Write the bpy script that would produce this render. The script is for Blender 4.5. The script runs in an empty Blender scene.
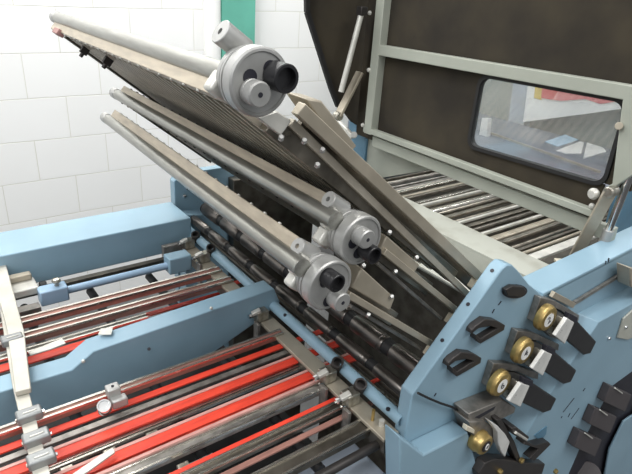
import bpy, bmesh, math, random
from mathutils import Vector, Matrix
random.seed(4)
SC=bpy.context.scene; COL=SC.collection
V=Vector
# ------------------------------------------------------------------ camera
F=563.0; CX,CY=316.0,237.0
vx=V((814,-207,F)).normalized(); vy=V((-465,-297,F)); vy=(vy-vx*vy.dot(vx)).normalized(); vz=vx.cross(vy)
if vz.y>0: vz=-vz
CAM=V((0,0,1.6))
cam=bpy.data.cameras.new('camera'); co=bpy.data.objects.new('camera',cam); COL.objects.link(co); SC.camera=co
def w(c): return V((vx.dot(c),vy.dot(c),vz.dot(c)))   # image frame (right, down, forward) -> world
r_,u_,b_=w(V((1,0,0))),w(V((0,-1,0))),w(V((0,0,-1)))
co.matrix_world=Matrix(((r_.x,u_.x,b_.x,CAM.x),(r_.y,u_.y,b_.y,CAM.y),(r_.z,u_.z,b_.z,CAM.z),(0,0,0,1)))
cam.sensor_width=36; cam.lens=36*F/632; cam.clip_start=0.02; cam.clip_end=60
# survey helper: where the sight line through a photo pixel meets a real plane of the machine
def ray(p): return w(V((p[0]-CX,p[1]-CY,F)))
def onY(p,y): r=ray(p); return CAM+r*(y/r.y)
def onX(p,x): r=ray(p); return CAM+r*(x/r.x)
def onZ(p,z): r=ray(p); return CAM+r*((z-CAM.z)/r.z)
# ------------------------------------------------------------------ materials
def mat(name,col,rough=.5,metal=0.,col2=None,nscale=30.,bump=0.,detail=4.,emit=0.,coat=0.,stretch=None,lo=.35,hi=.65):
    m=bpy.data.materials.new(name); m.use_nodes=True; nt=m.node_tree; n=nt.nodes; b=n['Principled BSDF']
    b.inputs['Base Color'].default_value=(*col,1); b.inputs['Roughness'].default_value=rough; b.inputs['Metallic'].default_value=metal
    if coat: b.inputs['Coat Weight'].default_value=coat
    tc=n.new('ShaderNodeTexCoord'); mp=n.new('ShaderNodeMapping'); nt.links.new(tc.outputs['Object'],mp.inputs[0])
    if stretch: mp.inputs['Scale'].default_value=stretch
    nz=n.new('ShaderNodeTexNoise'); nz.inputs['Scale'].default_value=nscale; nz.inputs['Detail'].default_value=detail; nt.links.new(mp.outputs[0],nz.inputs['Vector'])
    rp=n.new('ShaderNodeValToRGB'); nt.links.new(nz.outputs['Fac'],rp.inputs[0])
    c2=col2 or tuple(c*.82 for c in col)
    rp.color_ramp.elements[0].color=(*c2,1); rp.color_ramp.elements[1].color=(*col,1)
    rp.color_ramp.elements[0].position=lo; rp.color_ramp.elements[1].position=hi
    nt.links.new(rp.outputs[0],b.inputs['Base Color'])
    mr=n.new('ShaderNodeMapRange'); mr.inputs[3].default_value=max(0.03,rough-.08); mr.inputs[4].default_value=min(1,rough+.08)
    nt.links.new(nz.outputs['Fac'],mr.inputs[0]); nt.links.new(mr.outputs[0],b.inputs['Roughness'])
    if bump:
        bp=n.new('ShaderNodeBump'); bp.inputs['Strength'].default_value=bump; bp.inputs['Distance'].default_value=.002
        nt.links.new(nz.outputs['Fac'],bp.inputs['Height']); nt.links.new(bp.outputs[0],b.inputs['Normal'])
    return m
M={}
M['blue']=mat('blue_paint',(.265,.405,.50),.38,col2=(.235,.365,.455),nscale=9,bump=.03)
M['blue2']=mat('pale_blue_paint',(.33,.47,.62),.35,col2=(.27,.40,.54),nscale=14)
M['bluedark']=mat('dark_blue_paint',(.10,.22,.32),.45,nscale=9)
M['bluegrey']=mat('blue_grey_paint',(.42,.48,.56),.5,nscale=8)
M['grey']=mat('grey_green_paint',(.38,.40,.345),.42,col2=(.34,.36,.31),nscale=10)
M['ledge']=mat('cream_grey_paint',(.44,.45,.40),.45,col2=(.36,.36,.31),nscale=16,lo=.3,hi=.5)
M['lining']=mat('brown_lining',(.046,.037,.023),.95,col2=(.020,.016,.011),nscale=7,bump=.4,detail=8)
M['steel']=mat('steel',(.62,.61,.58),.28,.92,col2=(.45,.44,.41),nscale=60)
M['steelx']=mat('ground_steel',(.66,.65,.60),.25,.9,col2=(.40,.38,.34),nscale=25,stretch=(1,14,14))
M['steely']=mat('drawn_steel',(.60,.60,.56),.3,.85,col2=(.42,.41,.36),nscale=22,stretch=(14,1,14))
M['chrome']=mat('chrome',(.85,.86,.87),.1,1.,nscale=20)
M['tubegrey']=mat('satin_grey_tube',(.40,.40,.37),.32,.8,col2=(.30,.295,.27),nscale=14,stretch=(10,1,10))
M['tan']=mat('tan_anodised_bar',(.50,.44,.345),.42,.45,col2=(.38,.33,.26),nscale=18,stretch=(6,1,6))
M['arm']=mat('taupe_steel_arm',(.47,.42,.335),.4,.4,col2=(.38,.34,.27),nscale=20)
M['armdark']=mat('dark_oiled_steel',(.16,.145,.12),.35,.7,col2=(.09,.08,.065),nscale=26)
M['slat']=mat('plate_slat_steel',(.33,.30,.25),.3,.85,col2=(.16,.145,.12),nscale=18)
M['cast']=mat('cast_aluminium',(.47,.47,.46),.4,.55,col2=(.40,.40,.385),nscale=40,bump=.05)
M['castwhite']=mat('bright_aluminium',(.66,.65,.60),.4,.35,nscale=30)
M['cream']=mat('cream_block',(.72,.66,.52),.5,.1,nscale=30)
M['levermat']=mat('polished_lever',(.80,.80,.77),.3,.2,nscale=30)
M['barwhite']=mat('matt_bar_steel',(.58,.56,.50),.45,.3,col2=(.48,.46,.40),nscale=14)
M['tooth']=mat('dark_knurled_plastic',(.075,.066,.07),.5,nscale=30)
M['slatlit']=mat('slat_steel_lightened',(.60,.55,.46),.35,.35,col2=(.42,.38,.31),nscale=18)  # slat steel with light put into its colour for the poorly lit underside
M['black']=mat('black_plastic',(.016,.016,.018),.35,nscale=40)
M['rubber']=mat('black_rubber',(.012,.012,.013),.6,nscale=40)
M['dark']=mat('dark_iron',(.055,.05,.048),.45,.5,nscale=40)
M['darksteel']=mat('dark_steel_roller',(.20,.18,.165),.3,.85,col2=(.12,.11,.10),nscale=20)
M['zinc']=mat('worn_zinc_bracket',(.33,.31,.285),.4,.6,col2=(.19,.18,.165),nscale=45)
M['clamp']=mat('clamp_metal',(.52,.50,.44),.3,.8,col2=(.27,.25,.21),nscale=70)
M['brass']=mat('brass',(.50,.36,.14),.35,.75,col2=(.33,.24,.09),nscale=50)
M['clampgrey']=mat('grey_clamp_casting',(.30,.31,.31),.42,.5,nscale=50)
M['white']=mat('white_disc',(.80,.80,.78),.5,nscale=20)
M['ink']=mat('black_ink',(.02,.02,.03),.5)
M['red']=mat('red_belt',(.80,.065,.032),.5,col2=(.62,.045,.025),nscale=18,stretch=(1,6,6))
M['pink']=mat('pink_belt_edge',(.62,.34,.30),.5,col2=(.5,.24,.21),nscale=30,stretch=(1,8,8))  # pink for the strips beside the red belts
M['railred']=mat('red_reflection_rail_and_belt',(.42,.21,.17),.45,.25,col2=(.27,.14,.115),nscale=16,stretch=(1,8,8))  # red belt reflection put into the rail colour; also one dull belt
M['floor']=mat('floor_concrete',(.13,.13,.13),.8,col2=(.09,.09,.09),nscale=6)
M['shadedark']=mat('black_shade_sheet',(.02,.02,.021),.55,col2=(.01,.01,.01),nscale=6)  # black of the sheet that paints the shade below the belts
M['green']=mat('sea_green_paint',(.13,.44,.34),.5,nscale=5)
M['plaster']=mat('white_plaster',(.86,.86,.84),.7,nscale=5,col2=(.82,.82,.80))
M['farwall']=mat('grey_far_wall',(.33,.36,.34),.8,nscale=2)
M['farfloor']=mat('blue_grey_far_deck',(.20,.23,.28),.35,.2,nscale=7,col2=(.13,.15,.19))
M['poster']=None
M['skyblue']=mat('light_blue_sheet',(.42,.62,.80),.5,nscale=8)
M['whitesheet']=mat('white_sheet',(.85,.86,.86),.4,nscale=8)
M['label']=mat('label_plate',(.72,.72,.66),.45,.2,nscale=60,col2=(.60,.60,.55))
def glass():
    m=bpy.data.materials.new('window_acrylic'); m.use_nodes=True; nt=m.node_tree; n=nt.nodes; n.clear()
    o=n.new('ShaderNodeOutputMaterial'); g=n.new('ShaderNodeBsdfGlossy'); g.inputs['Roughness'].default_value=.08
    t=n.new('ShaderNodeBsdfTransparent'); t.inputs['Color'].default_value=(.86,.88,.88,1)
    d=n.new('ShaderNodeBsdfDiffuse'); d.inputs['Color'].default_value=(.62,.64,.65,1)
    m1=n.new('ShaderNodeMixShader'); m1.inputs[0].default_value=.07; m2=n.new('ShaderNodeMixShader'); m2.inputs[0].default_value=.14
    nt.links.new(t.outputs[0],m1.inputs[1]); nt.links.new(d.outputs[0],m1.inputs[2]); nt.links.new(m1.outputs[0],m2.inputs[1]); nt.links.new(g.outputs[0],m2.inputs[2]); nt.links.new(m2.outputs[0],o.inputs[0])
    return m
M['glass']=glass()
def blockwall():
    m=bpy.data.materials.new('painted_block_wall'); m.use_nodes=True; nt=m.node_tree; n=nt.nodes; b=n['Principled BSDF']; b.inputs['Roughness'].default_value=.6
    tc=n.new('ShaderNodeTexCoord'); sp=n.new('ShaderNodeSeparateXYZ'); cb=n.new('ShaderNodeCombineXYZ'); nt.links.new(tc.outputs['Object'],sp.inputs[0])
    nz=n.new('ShaderNodeTexNoise'); nz.inputs['Scale'].default_value=3.; nz.inputs['Detail'].default_value=4; nt.links.new(tc.outputs['Object'],nz.inputs['Vector'])
    wob=n.new('ShaderNodeMath'); wob.operation='MULTIPLY_ADD'; wob.inputs[1].default_value=.012; nt.links.new(nz.outputs['Fac'],wob.inputs[0])
    ax=n.new('ShaderNodeMath'); ax.operation='ADD'; ax.inputs[1].default_value=-.562+.3715*40; nt.links.new(sp.outputs['X'],ax.inputs[0])
    az=n.new('ShaderNodeMath'); az.operation='ADD'; az.inputs[1].default_value=-.7025+.2215*20-.006+.002; nt.links.new(sp.outputs['Z'],az.inputs[0])
    nt.links.new(az.outputs[0],wob.inputs[2]); nt.links.new(ax.outputs[0],cb.inputs['X']); nt.links.new(wob.outputs[0],cb.inputs['Y'])
    br=n.new('ShaderNodeTexBrick'); br.offset=.5; br.inputs['Scale'].default_value=1; br.inputs['Mortar Size'].default_value=.0028; br.inputs['Mortar Smooth'].default_value=.6
    br.inputs['Brick Width'].default_value=.3715; br.inputs['Row Height'].default_value=.2215
    br.inputs['Color1'].default_value=(.87,.87,.86,1); br.inputs['Color2'].default_value=(.86,.86,.845,1); br.inputs['Mortar'].default_value=(.68,.67,.60,1)
    nt.links.new(cb.outputs[0],br.inputs['Vector'])
    n2=n.new('ShaderNodeTexNoise'); n2.inputs['Scale'].default_value=2.2; nt.links.new(tc.outputs['Object'],n2.inputs['Vector'])
    rp=n.new('ShaderNodeValToRGB'); rp.color_ramp.elements[0].position=.42; rp.color_ramp.elements[1].position=.66
    nt.links.new(n2.outputs['Fac'],rp.inputs[0])
    mx=n.new('ShaderNodeMix'); mx.data_type='RGBA'; mx.inputs[6].default_value=(.80,.80,.78,1)
    nt.links.new(rp.outputs[0],mx.inputs[0]); nt.links.new(br.outputs['Color'],mx.inputs[7]); 
    # seams stronger in some places than others, as on the repainted wall
    m3=n.new('ShaderNodeMix'); m3.data_type='RGBA'; m3.inputs[0].default_value=.8; nt.links.new(br.outputs['Color'],m3.inputs[7]); nt.links.new(mx.outputs[2],m3.inputs[6])
    nt.links.new(m3.outputs[2],b.inputs['Base Color'])
    bp=n.new('ShaderNodeBump'); bp.inputs['Strength'].default_value=.35; bp.inputs['Distance'].default_value=.004; bp.invert=True
    nt.links.new(br.outputs['Fac'],bp.inputs['Height']); nt.links.new(bp.outputs[0],b.inputs['Normal'])
    return m
M['wall']=blockwall()
# ------------------------------------------------------------------ mesh builder
XA,YA,ZA=V((1,0,0)),V((0,1,0)),V((0,0,1))
ORG={}
class MB:
    def __init__(s): s.v=[]; s.f=[]
    def add(s,vs,fs):
        k=len(s.v); s.v+=[V(a) for a in vs]; s.f+=[tuple(i+k for i in f) for f in fs]; return s
    def obox(s,c,hx,hy,hz,A=XA,B=YA,Cc=ZA):
        c=V(c); vs=[c+A*(hx*i)+B*(hy*j)+Cc*(hz*k) for i in(-1,1) for j in(-1,1) for k in(-1,1)]
        return s.add(vs,[(0,1,3,2),(4,6,7,5),(0,4,5,1),(2,3,7,6),(0,2,6,4),(1,5,7,3)])
    def box(s,x0,x1,y0,y1,z0,z1): return s.obox(((x0+x1)/2,(y0+y1)/2,(z0+z1)/2),abs(x1-x0)/2,abs(y1-y0)/2,abs(z1-z0)/2)
    def bar(s,p,q,wd,ht,up=ZA):
        p=V(p);q=V(q);a=(q-p).normalized(); side=up.cross(a)
        if side.length<1e-4: side=XA.cross(a)
        side.normalize(); u=a.cross(side)
        return s.obox((p+q)/2,(q-p).length/2,wd/2,ht/2,a,side,u)
    def lathe(s,p,ax,prof,n=28):
        p=V(p); a=V(ax).normalized(); t=a.orthogonal().normalized(); b=a.cross(t); k=len(s.v)
        vs=[];fs=[]
        for (d,r) in prof:
            for i in range(n):
                g=2*math.pi*i/n; vs.append(p+a*d+(t*math.cos(g)+b*math.sin(g))*max(r,1e-5))
        for j in range(len(prof)-1):
            for i in range(n):
                i2=(i+1)%n; fs.append((j*n+i,j*n+i2,(j+1)*n+i2,(j+1)*n+i))
        fs.append(tuple(range(n-1,-1,-1))); fs.append(tuple((len(prof)-1)*n+i for i in range(n)))
        return s.add(vs,fs)
    def cyl(s,p,q,r,n=20,ch=.0):
        p=V(p);q=V(q);L=(q-p).length; ch=min(ch,r*.5,L*.3)
        pr=[(0,r),(L,r)] if not ch else [(0,r-ch),(ch,r),(L-ch,r),(L,r-ch)]
        return s.lathe(p,q-p,pr,n)
    def tube(s,p,q,r,ri,depth,n=24):      # closed cylinder with a bored end at q
        p=V(p);q=V(q);L=(q-p).length
        return s.lathe(p,q-p,[(0,r),(L-.0008,r),(L,r-.0008),(L,ri),(L-depth,ri)],n)
    def prism(s,pts,off):                 # polygon (3-D points) pushed along off
        off=V(off); n=len(pts); P=[V(a) for a in pts]
        return s.add(P+[a+off for a in P],[tuple(range(n)),tuple(range(2*n-1,n-1,-1))]+[(i,i+n,(i+1)%n+n,(i+1)%n) for i in range(n)])
    def path(s,pts,r,n=10):
        for a,b in zip(pts[:-1],pts[1:]): s.cyl(a,b,r,n)
        return s
    def build(s,name,m,parent=None,bevel=0.,org=None,kind=None,label=None,smooth=True):
        me=bpy.data.meshes.new(name)
        if org is None: org=ORG[parent.name] if parent else sum(s.v,V())/len(s.v)
        org=V(org)
        if parent is None: org=V((sum(v.x for v in s.v)/len(s.v),sum(v.y for v in s.v)/len(s.v),min(v.z for v in s.v)))
        me.from_pydata([v-org for v in s.v],[],s.f)
        bm=bmesh.new(); bm.from_mesh(me); bmesh.ops.recalc_face_normals(bm,faces=bm.faces); bm.to_mesh(me); bm.free()
        if smooth:
            for p in me.polygons: p.use_smooth=True
            me.set_sharp_from_angle(angle=math.radians(35))
        mm=M[m] if isinstance(m,str) else m
        me.materials.append(mm)
        o=bpy.data.objects.new(name,me); COL.objects.link(o)
        if parent: o.parent=parent; o.location=org-ORG[parent.name]
        else: o.location=org
        ORG[o.name]=org
        if bevel:
            b=o.modifiers.new('bevel','BEVEL'); b.width=bevel; b.segments=2; b.limit_method='ANGLE'; b.angle_limit=math.radians(40); b.harden_normals=False
        if kind: o['kind']=kind
        if label: o['label']=label
        return o
def tag(o,label,cat,group=None):
    o['label']=label; o['category']=cat
    if group: o['group']=group
    return o
def thing(name,loc,label,cat,group=None):
    o=bpy.data.objects.new(name,None); o.empty_display_size=.05; COL.objects.link(o); o.location=V(loc); ORG[o.name]=V(loc)
    return tag(o,label,cat,group)
def dup(root,delta,label=None,group=None,mats=None):
    r=root.copy(); COL.objects.link(r); r.location=root.location+V(delta); ORG[r.name]=ORG[root.name]+V(delta)
    if label: r['label']=label
    if group: r['group']=group
    for ch in list(root.children):
        c=ch.copy(); COL.objects.link(c); c.parent=r; ORG[c.name]=ORG[ch.name]+V(delta)
        for g in list(ch.children):
            d=g.copy(); COL.objects.link(d); d.parent=c; ORG[d.name]=ORG[g.name]+V(delta)
    return r
def copies(src,locs):      # further copies of one part (screws) under the same parent
    for d in locs:
        c=src.copy(); COL.objects.link(c); c.location=src.location+V(d)

# ================================================================== SETTING
MB().box(-3,7.5,3.2,3.35,-.42,4.2).build('wall_back','wall',kind='structure').location=(0,0,0)
wb=bpy.data.objects['wall_back']
# geometry kept in world coordinates so that the block courses sit where they were measured
off=V((2.25,3.275,-.42))
for v in wb.data.vertices: v.co+=off
MB().box(-3,7.5,-2.5,3.2,-.45,-.40).build('floor','floor',kind='structure')
MB().box(7.4,7.5,-2.5,3.2,-.4,3.5).build('wall_right','farwall',kind='structure')
# green pilaster and the white rounded pipe casing beside it
MB().box(1.64,1.86,3.13,3.21,-.4,3.2).build('trim_1','green',kind='structure')
MB().cyl((1.595,3.17,-.4),(1.595,3.17,3.2),.05,24).build('trim_2','plaster',kind='structure')

# ================================================================== SIDE FRAMES
def XZ(pts,y): return [V((a,y,b)) for a,b in pts]
prof=[(.577,-.4),(.577,.996),(.742,1.172),(.750,1.180),(.762,1.185),(.778,1.180),(.80,1.163),(.849,1.121),(.905,1.082),(1.42,1.107),(1.42,-.4)]
nf=thing('machine_side_frame',(.98,.47,0),'blue painted near side frame with slanted top edge, carrying the numbered brass knobs','machine frame')
MB().prism(XZ(prof,.46),(0,.026,0)).build('side_plate','blue',nf,bevel=.0025)
# foot casting below the slanted edge (nearer panel at bottom)
p=[onY((x,y),.44) for x,y in [(400,437),(462,412),(474,474),(400,520)]]
low=[(p[0].x,.02),(p[0].x,p[0].z),(.592,.90),(.80,.822),(.83,.76),(.83,.02)]
# lower casing, one step nearer to the operator
lp=[onY(q,.425) for q in ((400,437),(424,455),(468,432),(478,470),(478,540),(400,540))]
MB().prism(lp,(0,.036,0)).build('lower_casing','blue',nf,bevel=.003)
# top flange of the plate
fl=[(.905,1.076),(1.42,1.101),(1.42,1.111),(.905,1.087)]
MB().prism(XZ(fl,.46),(0,.06,0)).build('top_flange','blue',nf,bevel=.002)
# raised gear housing
hp=[onY(q,.425) for q in [(599,322),(660,288),(680,300),(680,440),(650,560),(520,560),(500,474),(523,440),(553,390)]]
hs=[(q.x,q.z) for q in hp]
hb=MB(); A_=[V((x,.425,z)) for x,z in hs]; cx=sum(a.x for a in A_)/len(A_); cz=sum(a.z for a in A_)/len(A_)
B_=[V((cx+(a.x-cx)*1.0-.028*(1 if a.x<1.15 else 0),.461,a.z+.012)) for a in A_]; n=len(A_)
hb.add(A_+B_,[tuple(range(n)),tuple(range(2*n-1,n-1,-1))]+[(i,(i+1)%n,(i+1)%n+n,i+n) for i in range(n)])
hb.build('gear_housing','blue',nf,bevel=.002)
# inner steel strip along the recess and beige bracket at the right end
a,b=onY((574,303),.455),onY((618,276),.455)
MB().bar(a,b,.006,.008).build('edge_strip','zinc',nf)
a,b=onY((552,294),.452),onY((573,305),.452)
MB().bar(a,b,.008,.012).build('stop_strip','arm',nf,bevel=.001)
q=[onY(t,.43) for t in [(600,321),(632,288),(650,280),(650,306),(610,322)]]
pts=[onY(t,.450) for t in [(616,262),(640,270),(640,290),(617,281)]]
MB().prism(pts,(0,-.03,0)).build('mounting_bracket','arm',nf,bevel=.002)
pts=[onY(t,.4245) for t in [(634,307),(622,318),(616,337),(626,339),(640,334),(645,310)]]
MB().prism(pts,(0,-.004,0)).build('cover_plate','ledge',nf,bevel=.001)
sc=MB().lathe(onY((609,338),.4245),(0,-1,0),[(0,.0045),(.003,.004),(.004,.0025)],14).build('screw','chrome',nf)
dlt=onY((624,326),.4245)-onY((609,338),.4245); copies(sc,[dlt+V((0,-.004,0))])
# printed marks on the housing
for (x0,y0,x1,y1,yy,wd) in [(563,412,574,398,.4247,.0024),(583,391,585,388,.4247,.0024),(571,419,579,408,.4247,.002),(561,418,562,416,.4247,.002),(568,417,570,413,.4247,.002),
  (434,396,436,393,.4597,.003),(459,405,462,400,.4597,.003),(463,406,465,403,.4597,.002),(498,305,501,301,.4597,.003),(492,313,494,309,.4597,.003),(608,262,609,258,.4597,.003),(605,264,606,261,.4597,.003)]:
    MB().bar(onY((x0,y0),yy),onY((x1,y1),yy),.0008,wd,up=YA).build('printed_mark','ink',nf)
# holes in the slanted edge flange
for k,(x,y) in enumerate([(497,276),(473,309),(449,346)]):
    c=onY((x,y),.4705); nrm=V((-.73,0,.68))
    t=.24+.0*k
    e0=V((.577,.473,.996)); e1=V((.742,.473,1.172)); f=((c-e0).dot(e1-e0))/((e1-e0).length_squared); c=e0+(e1-e0)*f
    MB().cyl(c-nrm*.002,c+nrm*.0006,.0035,12).build('edge_hole','ink',nf)
# gear opening with black knurled wheels
op=[onY(t,.4248) for t in [(645,362),(612,386),(594,420),(580,448),(566,480),(600,520),(620,480),(628,430),(650,400)]]
MB().prism(op,(0,.003,0)).build('gear_opening','ink',nf)
for (dx,dy) in ((0,0),(-15,22),(-30,45)):
    MB().prism([onY((x+dx,y+dy),.405) for x,y in ((611,386),(632,395),(625,412),(604,402))],(0,.02,0)).build('gear_tooth','tooth',nf,bevel=.002)
    MB().bar(onY((615+dx,388+dy),.404),onY((622+dx,393+dy),.404),.003,.004,up=YA).build('tooth_highlight','castwhite',nf)  # white highlight on the tooth, painted as a small bar
MB().cyl(onY((588,474),.44),onY((588,474),.405),.032,28,.003).build('lower_wheel','tooth',nf)
pn=[onY(t,.418) for t in [(634,412),(622,420),(608,448),(603,474),(602,520),(660,520),(670,400),(645,380)]]
MB().prism(pn,(0,-.006,0)).build('outer_guard','blue',nf,bevel=.002)

ff=thing('machine_side_frame',(.85,1.44,0),'blue far side frame standing behind the folding plates near the wall','machine frame')
MB().prism(XZ([(.594,-.4),(.594,1.04),(.612,1.062),(.70,1.062),(.80,1.062),(1.08,1.062),(1.08,-.4)],1.43),(0,.03,0)).build('side_plate','blue',ff,bevel=.002)
ip=[onY(t,1.385) for t in [(186,215),(207,215),(227,228),(228,262),(228,300),(186,300)]]
MB().prism(ip,(0,.045,0)).build('inner_plate','blue',ff,bevel=.002)
MB().box(.765,1.07,1.395,1.43,-.4,1.03).build('dark_infill','armdark',ff,bevel=.002)  # added dark panel so the interior past the plate reads dark
sc=MB().lathe(onY((192,190),1.43),(0,-1,0),[(0,.006),(.003,.006),(.005,.003)],12).build('screw','chrome',ff)
copies(sc,[onY(t,1.43)-onY((192,190),1.43) for t in [(184,196),(187,188),(209,204),(206,210)]])

# ================================================================== FOLD PLATES
D=V((.783,0,-.622)).normalized(); N=V((.622,0,.783)).normalized()
def fold_plate(mpx,near,far,y0,y1,L,up,label,slats,pn,bar,arms,block,box,knobs,slots,hubpx,cap,screwmat,hr=.0355,brk=None):
    A=onY(near,y0); B=onY(far,y1); U=(B-A).normalized(); W=(B-A).length
    t=thing('fold_plate',A,label,'fold plate','fold plates of the folding machine')
    Nn=D.cross(U).normalized()
    if Nn.z<0: Nn=-Nn
    def P(s,y,n): return A+D*s+U*y+Nn*n
    MB().cyl(P(0,-.030,0),P(0,W-.03,0),.0120,28).build('stop_rail','tubegrey',t)
    MB().cyl(P(0,W-.03,0),P(0,W,0),.0127,28,.003).build('end_cap','cast',t)
    n0,n1=bar
    MB().obox(P(.004,W/2-.022,(n0+n1)/2),.006,W/2-.012,(n1-n0)/2,D,U,Nn).build('edge_bar','tan',t,bevel=.001)
    ns=19
    for sg in ((-1,) if up<0 else ((1,-1) if screwmat=='dark' else (1,))):
        nn=n1 if sg>0 else (n0 if up<0 else -.0115)
        first=MB().lathe(P(.001,.06,nn-sg*.001),Nn*sg,[(0,.0028),(.002,.0028),(.003,.0018)],10).build('screw',screwmat if sg>0 or up<0 else 'dark',t)
        copies(first,[U*((W-.14)*k/(ns-1)) for k in range(1,ns)])
    for q,nn in enumerate((pn,pn+.016)):  # comb of slats on each side of the paper gap
        m=MB(); K=slats
        for k in range(K): m.obox(P(.03+L/2-.012,.03+(W-.06)*k/(K-1),nn),L/2-.018,.0052,.0035,D,U,Nn)
        m.build('slat_grid','slatlit',t)
    MB().obox(P(.03+L/2-.012,W/2,pn+.008),L/2-.02,W/2-.028,.0015,D,U,Nn).build('light_block_sheet','rubber',t)  # added black sheet, stops light showing between the slats
    for s_ in (.035,L*.36,L*.68,L-.03):
        MB().obox(P(s_,W/2,pn+.008),.008,W/2-.02,.006,D,U,Nn).build('cross_bar','armdark',t)
    if up<0:
        lug=MB().obox(P(.055,W-.13,pn-.010),.008,.005,.008,D,U,Nn).cyl(P(.055,W-.13,pn-.016),P(.055,W-.13,pn-.026),.004,12).build('clamp_lug','dark',t,bevel=.001)
        copies(lug,[U*-.17+D*.0])
        MB().obox(P(.0,W-.11,n0-.001),.0075,.022,.006,D,U,Nn).build('red_tag',mat('worn_red_tag',(.40,.22,.20),.6,nscale=30),t,bevel=.001)
    # near side arms: bars running from the hub down to the frame
    ya=y0-.012
    for k,(p,q,wd,m) in enumerate(arms):
        MB().bar(onY(p,ya+.012*k),onY(q,ya+.012*k),.014 if k==0 else .010,wd,up=YA.cross(D)).build(('side_arm','lower_rail','inner_rail')[k],m,t,bevel=.0012)
    MB().obox(P(.07+(L-.07)/2,.010,pn+.006),(L-.07)/2,.008,.012,D,U,Nn).build('slide_rail','slat',t,bevel=.001)
    MB().obox(P(.03+(L-.03)/2,W-.03,pn+.006),(L-.03)/2,.010,.014,D,U,Nn).build('far_arm','armdark',t,bevel=.0015)
    q=[onY(x,ya) for x in box]
    MB().prism([q[0],q[1],q[2],q[3]],(0,.045,0)).build('box_cover','arm',t,bevel=.002)
    for x in (box[4:]):
        MB().lathe(onY(x,ya-.001),(-.3,-.6,.7),[(0,.0038),(.004,.0038),(.0055,.0028)],6).build('hex_bolt','cast',t)
    if brk: MB().prism([onY(x,ya+.004) for x in brk],(0,.012,0)).build('end_bracket','castwhite',t,bevel=.0015)
    c=onY(block,ya-.004); MB().obox(c,.011,.008,.009,D,YA,N).build('spacer_block','cream',t,bevel=.0015)
    # scale hub
    yf=y0-.048; hc=onY(hubpx,yf); r=hr; h0=V((hc.x,yf+.036,hc.z))
    MB().lathe(h0,(0,-1,0),[(0,r*.8),(.002,r*.92),(.009,r*.94),(.010,r*.90),(.012,r*.90),(.0135,r*.985),(.017,r),(.0175,r*.95),(.019,r*.95),(.020,r),(.034,r),(.036,r*.95),(.0363,r*.88),(.0345,r*.85)],56).build('scale_hub','cast',t)
    face=h0.y-.0345
    mc=V((hc.x,y0+.006,hc.z)).lerp(A+U*.02,.5)
    MB().cyl(V((hc.x,h0.y-.004,hc.z)),P(0,-.012,0),.0145,20,.002).build('rail_mount','castwhite',t)
    MB().obox(onY(mpx,h0.y+.006),.011,.010,.012,D,U,Nn).build('mount_block','castwhite',t,bevel=.004)
    for (kx,ky,dark,kr) in knobs:
        c=onY((kx,ky),face-(.022 if dark else .019))
        if dark:
            MB().tube((c.x,face+.001,c.z),(c.x,face-.022,c.z),kr,kr*.76,.008,28).build('adjusting_knob','black',t,label='black hollow knob')
        else:
            kk=MB().lathe((c.x,face+.001,c.z),(0,-1,0),[(0,kr),(.005,kr),(.0055,kr*.94),(.0065,kr*.94),(.007,kr),(.0185,kr),(.020,kr*.88)],28).build('locking_knob','cast',t,label='silver knob with centre bore')
            MB().cyl((c.x,face-.0188,c.z),(c.x,face-.0194,c.z),.0026,14).build('bore','ink',kk)
    for (kx,ky) in slots:
        c=onY((kx,ky),face); MB().cyl((c.x,face+.001,c.z),(c.x,face-.0006,c.z),.0078,16).build('slot','ink',t)
    cr=cap[2]; c=onY(cap[:2],y0-.004); dd=V((.82,-.0,-.57)).normalized()
    MB().tube(c+dd*.034,c,cr,.0034,.006,28).build('cylinder_knob','cast',t,label='pale cylinder with a bored end')
    MB().cyl(c+dd*.03,h0+V((0,-.008,0)),.006,14).build('knob_stem','cast',t)
    return t
AR='arm'
fold_plate((219,85),(236,77),(55,17),.535,1.41,.57,-1,'uppermost folding plate with long grey tube, seen from its slatted underside',30,-.019,(-.028,-.008),
  [((298,108),(484,282),.016,AR),((290,122),(467,294),.011,'slatlit'),((298,124),(478,290),.020,'armdark')],(475,285),[(306,99),(322,101),(357,146),(346,158),(281,139),(304,142),(322,151),(317,166)],
  [(260.5,95,False,.0128),(287,79,True,.0145)],[(250,77),(270,68)],(261,83),(220,31,.0128),'castwhite',.0345,[(258,118),(277,111),(292,121),(281,136)])
fold_plate((324,237),(322,213),(114,92.5),.53,1.40,.31,1,'middle folding plate, silver tube directly above the lowest one, with silver knob above black knob',34,-.002,(.009,.026),
  [((382,250),(457,311),.010,AR),((376,262),(440,318),.006,'zinc')],(452,320),[(387,236),(420,265),(412,276),(380,250),(389,233),(416,258),(395,272)],
  [(368,240,False,.0128),(375,256,True,.0120)],[(353,243),(358,253)],(362,241),(328,199,.0115),'dark',.0345)
fold_plate((296,280),(290,258.5),(105,117),.52,1.40,.27,1,'lowest folding plate, its hub carrying the black knob above the silver knob',34,-.004,(.009,.029),
  [((346,293),(434,345),.010,AR),((350,305),(420,348),.006,'zinc')],(431,352),[(362,268),(395,298),(390,311),(352,288),(363,266),(391,297),(368,315)],
  [(343,303,False,.0130),(338,284,True,.0120)],[(325,282),(328,301)],(331,286),(297,246,.0115),'castwhite',.0345)

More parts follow.
